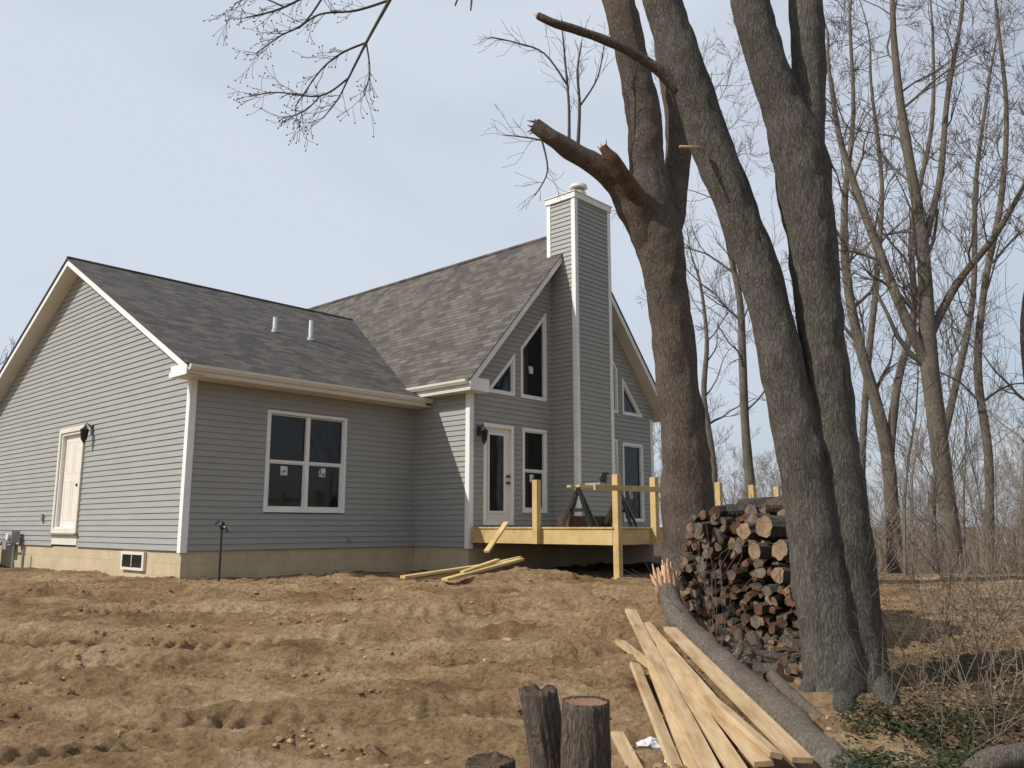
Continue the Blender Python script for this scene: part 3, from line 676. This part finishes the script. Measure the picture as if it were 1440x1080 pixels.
for i in range(150):
    y=rng.uniform(45,110)
    x=y*rng.uniform(.15,.85) if rng.random()<.75 else y*rng.uniform(-.85,.2)
    o=bpy.data.objects.new('tree',rng.choice(protos)); S.collection.objects.link(o); o.parent=dist
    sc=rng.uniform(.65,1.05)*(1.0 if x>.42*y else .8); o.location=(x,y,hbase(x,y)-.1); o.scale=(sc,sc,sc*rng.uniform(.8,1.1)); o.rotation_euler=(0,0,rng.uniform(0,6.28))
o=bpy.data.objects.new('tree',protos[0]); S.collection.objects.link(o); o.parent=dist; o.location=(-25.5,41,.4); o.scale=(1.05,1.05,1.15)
mb=MB(); rng=random.Random(41)
def shrub(mb,x,y,h,n,mat,lv=1,r=.006,spread=.5):
    z=H(x,y) if y<16 else hbase(x,y)
    for k in range(n): grow(mb,rng,V(x,y,z-.03),V(rng.gauss(0,spread),rng.gauss(0,spread),1),h*rng.uniform(.5,1.1),r,lv,mat,.03,.16,(2,4),3,max(.0025,r*.4))
for i in range(300):
    y=rng.uniform(15,48); x=y*rng.uniform(.22,.75)
    shrub(mb,x,y,rng.uniform(.7,2.1),4,'brush',2,.009)
mb.done('underbrush')
mb=MB(); rng=random.Random(43)
for i in range(95):
    y=rng.uniform(5.8,12); x=y*rng.uniform(.45,.72)+.1
    shrub(mb,x,y,rng.uniform(.3,1.1),3,'brush' if rng.random()<.5 else 'twig',1,.0035)
for (x,y) in ((1010,930),(1000,900),(1250,1000),(1290,980),(1395,1000),(1420,960)):
    p=on_ground(x,y); shrub(mb,p.x,p.y,1.4,3,'twig',2,.005,.22)
mb.done('dry_shrubs')
def leaf(mb,p,s,mat,rng,tilt=.7):
    a=rng.uniform(0,6.28); u=V(math.cos(a),math.sin(a),rng.uniform(-tilt,tilt)).normalized(); w=V(-math.sin(a),math.cos(a),rng.uniform(-tilt,tilt)).normalized()
    mb.poly([p-u*s,p-u*s*.2+w*s*.55,p+u*s,p-u*s*.1-w*s*.55],mat)
mb=MB(); rng=random.Random(51)
for i in range(12000):
    y=rng.uniform(5.2,8.2); x=y*rng.uniform(.36,.62)
    if noise.noise(V(x*1.3,y*1.3,2))+.20-.6*ss(6.7,8.2,y)-.6*ss(.48,.60,x/y)-.5*ss(.40,.36,x/y)<rng.uniform(-.15,.35): continue
    hh=.02+.20*rng.random()*max(0,noise.noise(V(x*2.5,y*2.5,4))+.5)
    leaf(mb,V(x,y,H(x,y)+hh),rng.uniform(.012,.028),'ivy',rng)
mb.done('ground_ivy')
mb=MB()
for i in range(10000):
    y=4.9+11*rng.random()**1.4; x=rng.uniform(.38*y,.72*y)+rng.gauss(0,.1)
    if x<2.8 and rng.random()<.7: continue
    leaf(mb,V(x,y,H(x,y)+rng.uniform(.005,.03)),rng.uniform(.012,.03),'litter',rng,.5)
mb.done('leaf_litter')
# ---------------------------------------------------------------- firewood stack
mb=MB(); rng=random.Random(61)
L0=V(2.10,10.2,0); L1=V(3.30,8.85,0); ud=(L1-L0).normalized(); length=(L1-L0).length
ax=V(-ud.y,ud.x,0); ax=ax if ax.y<0 else -ax
def chunk(c,d,ln,r,em,rngg,ns=None,bm='bark1',wedge=False):
    ns=ns or rngg.randint(6,10); d=d.normalized(); a=V(0,0,1); a=(a-d*a.dot(d)).normalized(); b=d.cross(a)
    k=len(mb.v); ph=rngg.uniform(0,6.28); rr=[r*rngg.uniform(.85,1.12) for _ in range(ns)]
    if wedge:
        cut=rngg.uniform(0,6.28)
        for j in range(ns):
            cc=math.cos(ph+6.283*j/ns-cut)
            if cc>.1: rr[j]*=max(.12,.22/max(.25,cc))
    for s_,q in ((c-d*ln/2,1.0),(c+d*ln/2,1.0)):
        for j in range(ns):
            an=ph+6.283*j/ns; mb.v.append(tuple(s_+(a*math.cos(an)+b*math.sin(an))*rr[j]*rngg.uniform(.95,1.05)+d*rngg.uniform(-.01,.01)))
    for j in range(ns):
        mb.f.append((k+j,k+(j+1)%ns,k+ns+(j+1)%ns,k+ns+j)); mb.m.append(mb.mi(bm))
    mb.f.append(tuple(k+j for j in range(ns))[::-1]); mb.m.append(mb.mi(em))
    mb.f.append(tuple(k+ns+j for j in range(ns))); mb.m.append(mb.mi(em))
for depth in (0,1):
    for rI in range(20):
        u=rng.uniform(-.08,.04)
        while u<length:
            r=rng.uniform(.042,.075)
            if u>length*.3 and rI>10: r*=1.15
            c=L0+ud*(u+r); zg=hbase(c.x,c.y); topz=1.74+.10*(u/length)-.5*max(0,.15-u)/.15+rng.uniform(-.06,.04)
            z=zg-.06+rI*.096+rng.uniform(-.025,.025)
            if z<topz:
                c=c+ax*(rng.uniform(-.10,.10)-depth*.46); c.z=z
                dd=ax+V(rng.gauss(0,.17),rng.gauss(0,.08),rng.gauss(0,.14)-(.15 if z<zg+.7 else 0))
                lower=z<zg+.8
                chunk(c,dd,rng.uniform(.36,.46),r,rng.choice(['end_b','end_c','end_c','end_b','end_a'] if lower else ['end_a','end_b','end_b','end_c','end_b']),rng,bm=rng.choice(['bark1','bark1','bark2','heart']),wedge=rng.random()<(.7 if lower else .4))
            u+=2*r*.9
for (x,y,Yd,r) in ((1098,742,8.75,.11),(1070,748,8.95,.095),(1120,775,8.6,.10),(1085,775,8.8,.085),(1118,810,8.6,.085)):
    chunk(at(x,y,Yd),ax+V(-.35,0,.05),.5,r,'end_a',rng,14,'bark2')
for i,(x,y,Yd) in enumerate(((1072,716,9.4),(1048,720,9.7),(1085,708,9.5))):
    chunk(at(x,y,Yd),V(.9,-.5,.04),.75,.065,'end_b',rng,10,'bark2')
chunk(at(1112,712,9.0),V(.9,-.45,.0),.5,.08,'end_a',rng,12,'bark1')
for i in range(70):
    x=rng.uniform(990,1140); y=rng.uniform(890,955); p=on_ground(x,y); r=rng.uniform(.03,.07)
    p.z+=r*.8; chunk(p,V(rng.gauss(0,1),rng.gauss(0,1),rng.gauss(0,.25)),rng.uniform(.2,.45),r,rng.choice(['end_a','end_b','end_c']),rng,wedge=rng.random()<.5)
mb.done('firewood_stack')
# ---------------------------------------------------------------- fallen limb
mb=MB()
stem(mb,[(938,826,14,9.75),(950,860,16,9.4),(972,892,18,8.95),(1005,925,20,8.3),(1048,962,22,7.5),(1095,1005,25,6.8),(1140,1048,27,6.2),(1185,1095,29,5.7),(1240,1160,31,5.2)],'bark3',18,.2,capmat='splinter')
rng=random.Random(71)
for i in range(30):
    ox=rng.uniform(-11,11)
    a=at(941+ox,845+rng.uniform(-6,4),9.68); b_=at(932+ox*1.4+rng.uniform(-8,8),790+rng.uniform(-6,30),9.75+rng.uniform(-.1,.1))
    mb.tube([a,(a+b_)/2+rv(rng)*.01,b_],[.045,.032,.005],5,'splinter')
stem(mb,[(1085,950,9,7.6),(1110,975,9,7.3),(1140,1000,8,7.0),(1165,1020,7,6.8)],'bark3',10,.15)
stem(mb,[(1048,962,10,7.5),(1030,940,8,7.9),(1040,915,6,8.1)],'bark3',8,.15,capmat='splinter')
mb.done('fallen_limb',smooth=True)
mb=MB()
def plank(a,b,la,lb,w=.14,h=.038,roll=0):
    p=on_ground(*a); q=on_ground(*b); p.z=hbase(p.x,p.y)+la; q.z=hbase(q.x,q.y)+lb
    d=(q-p).normalized(); mb.beam(p,q+d*.25,w,h,'pine',roll=roll)
plank((887,882),(990,1095),.17,.13,.125,.038,.1)
plank((907,898),(1058,1095),.15,.17,.125,.038,-.06)
plank((943,908),(1110,1095),.16,.19,.135,.038,.05)
plank((925,928),(1032,1100),.10,.11,.125,.038,.0)
plank((893,950),(948,1095),.08,.09,.09,.038,.3)
plank((912,945),(970,1095),.13,.08,.08,.038,-.1)
plank((872,915),(925,960),.08,.10,.10,.038,.1)
plank((868,1050),(890,1095),.08,.08,.09,.038,0)
plank((960,960),(1075,1100),.08,.23,.08,.038,.2)
mb.done('pine_boards',bevel=.003)
mb=MB(); rng=random.Random(8)
for i in range(12):
    p=on_ground(925+rng.uniform(-22,22),1070+rng.uniform(-14,10)); p.z+=.05; blob(mb,p,rng.uniform(.03,.07),'plastic',rng,.5)
mb.done('plastic_wrap')
mb=MB()
for (a,b) in (((1283,835),(1298,815)),((1290,838),(1303,818))):
    p=at(*a,14.2); q=at(*b,14.6); mb.beam(p,q,.08,.03,'pine')
mb.done('scrap_boards')
# ---------------------------------------------------------------- stumps
def stump(x,ytop,Y,r,name,lean=(0,0),jag=0,seed=1,mat='bark1'):
    p=at(x,ytop,Y); g=hbase(p.x,p.y); h=p.z-g; rng=random.Random(seed)
    v=[];f=[];ms=[]; ns=64; nr=26
    for i in range(nr+1):
        t=i/nr; z=-.15+(h+.15)*t; rr=r*(1+.28*(1-t)**3)
        for j in range(ns):
            a=6.283*j/ns
            q=rr*(1+.07*noise.noise(V(math.cos(a)*1.5,math.sin(a)*1.5,seed))+.13*noise.noise(V(math.cos(a)*7,math.sin(a)*7,z*3+seed)))
            zz=z+(jag*noise.noise(V(math.cos(a)*2,math.sin(a)*2,seed+5)) if i==nr else 0)
            v.append((q*math.cos(a)+lean[0]*z,q*math.sin(a)+lean[1]*z,zz-h))
    k=len(v)
    for i in range(nr):
        for j in range(ns): f.append((i*ns+j,i*ns+(j+1)%ns,(i+1)*ns+(j+1)%ns,(i+1)*ns+j)); ms.append(0)
    for j in range(ns):
        x_,y_,z_=v[nr*ns+j]; cxx=lean[0]*h; cyy=lean[1]*h
        v.append((cxx+(x_-cxx)*.88,cyy+(y_-cyy)*.88,-.010+(rng.uniform(-.003,.003)) if not jag else z_-.02))
    for j in range(ns): f.append((nr*ns+j,nr*ns+(j+1)%ns,k+(j+1)%ns,k+j)); ms.append(0)
    v.append((lean[0]*h,lean[1]*h,-.006 if not jag else -.03)); c=len(v)-1
    for j in range(ns): f.append((k+j,k+(j+1)%ns,c)); ms.append(1)
    me=bpy.data.meshes.new(name); me.from_pydata(v,[],f); me.materials.append(M[mat]); me.materials.append(M['rings' if not jag else 'heart'])
    me.polygons.foreach_set('material_index',ms); me.polygons.foreach_set('use_smooth',[True]*len(f)); me.update()
    o=bpy.data.objects.new(name,me); S.collection.objects.link(o); o.location=p
stump(820,985,4.7,.128,'tree_stump',(0.02,0),0,3)
stump(783,968,4.98,.105,'tree_stump',(-.16,0),.035,9)
stump(690,1068,5.2,.14,'tree_stump',(0,0),.025,14)
mb=MB()
stem(mb,[(1350,1110,16,5.5),(1385,1075,17,5.6),(1440,1062,18,5.7),(1500,1050,18,5.8)],'bark3',14,.2,capmat='end_a')
mb.done('log_piece',smooth=True)
# ---------------------------------------------------------------- camera, light, sky
cam=bpy.data.cameras.new('camera'); co=bpy.data.objects.new('camera',cam); S.collection.objects.link(co)
co.location=(0,0,EYE); co.rotation_euler=(math.pi/2+PITCH,0,0); cam.sensor_width=36; cam.lens=36*F/1440; cam.clip_end=6000
S.camera=co
az=math.atan2(-.942,-.334); el=R(43)
sd=V(-.942*math.cos(el),-.334*math.cos(el),math.sin(el))
sun=bpy.data.lights.new('sun','SUN'); so=bpy.data.objects.new('sun',sun); S.collection.objects.link(so)
sun.energy=4.5; sun.angle=R(.5); sun.color=(1,.95,.87); so.rotation_euler=sd.to_track_quat('Z','Y').to_euler()
w=bpy.data.worlds.new('World'); S.world=w; w.use_nodes=True; nt=w.node_tree; bg=nt.nodes['Background']
sky=N(nt,'ShaderNodeTexSky',sky_type='NISHITA'); sky.sun_disc=False; sky.sun_elevation=el; sky.sun_rotation=az%(2*math.pi)
sky.air_density=1.0; sky.dust_density=2.0; sky.ozone_density=1.2
tc=N(nt,'ShaderNodeTexCoord'); mp=N(nt,'ShaderNodeMapping'); mp.inputs['Scale'].default_value=(1,1,2.2); mp.inputs['Rotation'].default_value=(0,R(18),0); nt.links.new(tc.outputs['Generated'],mp.inputs[0])
n1=N(nt,'ShaderNodeTexNoise',Scale=1.5,Detail=5,Roughness=.45,Distortion=.3); nt.links.new(mp.outputs[0],n1.inputs['Vector'])
sx=N(nt,'ShaderNodeSeparateXYZ'); nt.links.new(tc.outputs['Generated'],sx.inputs[0])
a1=N(nt,'ShaderNodeMath',operation='MULTIPLY_ADD'); a1.inputs[1].default_value=-.30; nt.links.new(sx.outputs[0],a1.inputs[0]); nt.links.new(n1.outputs[0],a1.inputs[2])
r=ramp(nt,[(.26,(.55,.55,.55)),(.64,(.96,.96,.96))]); nt.links.new(a1.outputs[0],r.inputs[0])
mx=N(nt,'ShaderNodeMix',data_type='RGBA'); mx.inputs[7].default_value=(6.7,7.3,8.3,1)
nt.links.new(r.outputs[0],mx.inputs[0]); nt.links.new(sky.outputs[0],mx.inputs[6]); nt.links.new(mx.outputs[2],bg.inputs[0])
bg.inputs[1].default_value=.1
S.view_settings.view_transform='Standard'; S.view_settings.look='None'; S.view_settings.exposure=0
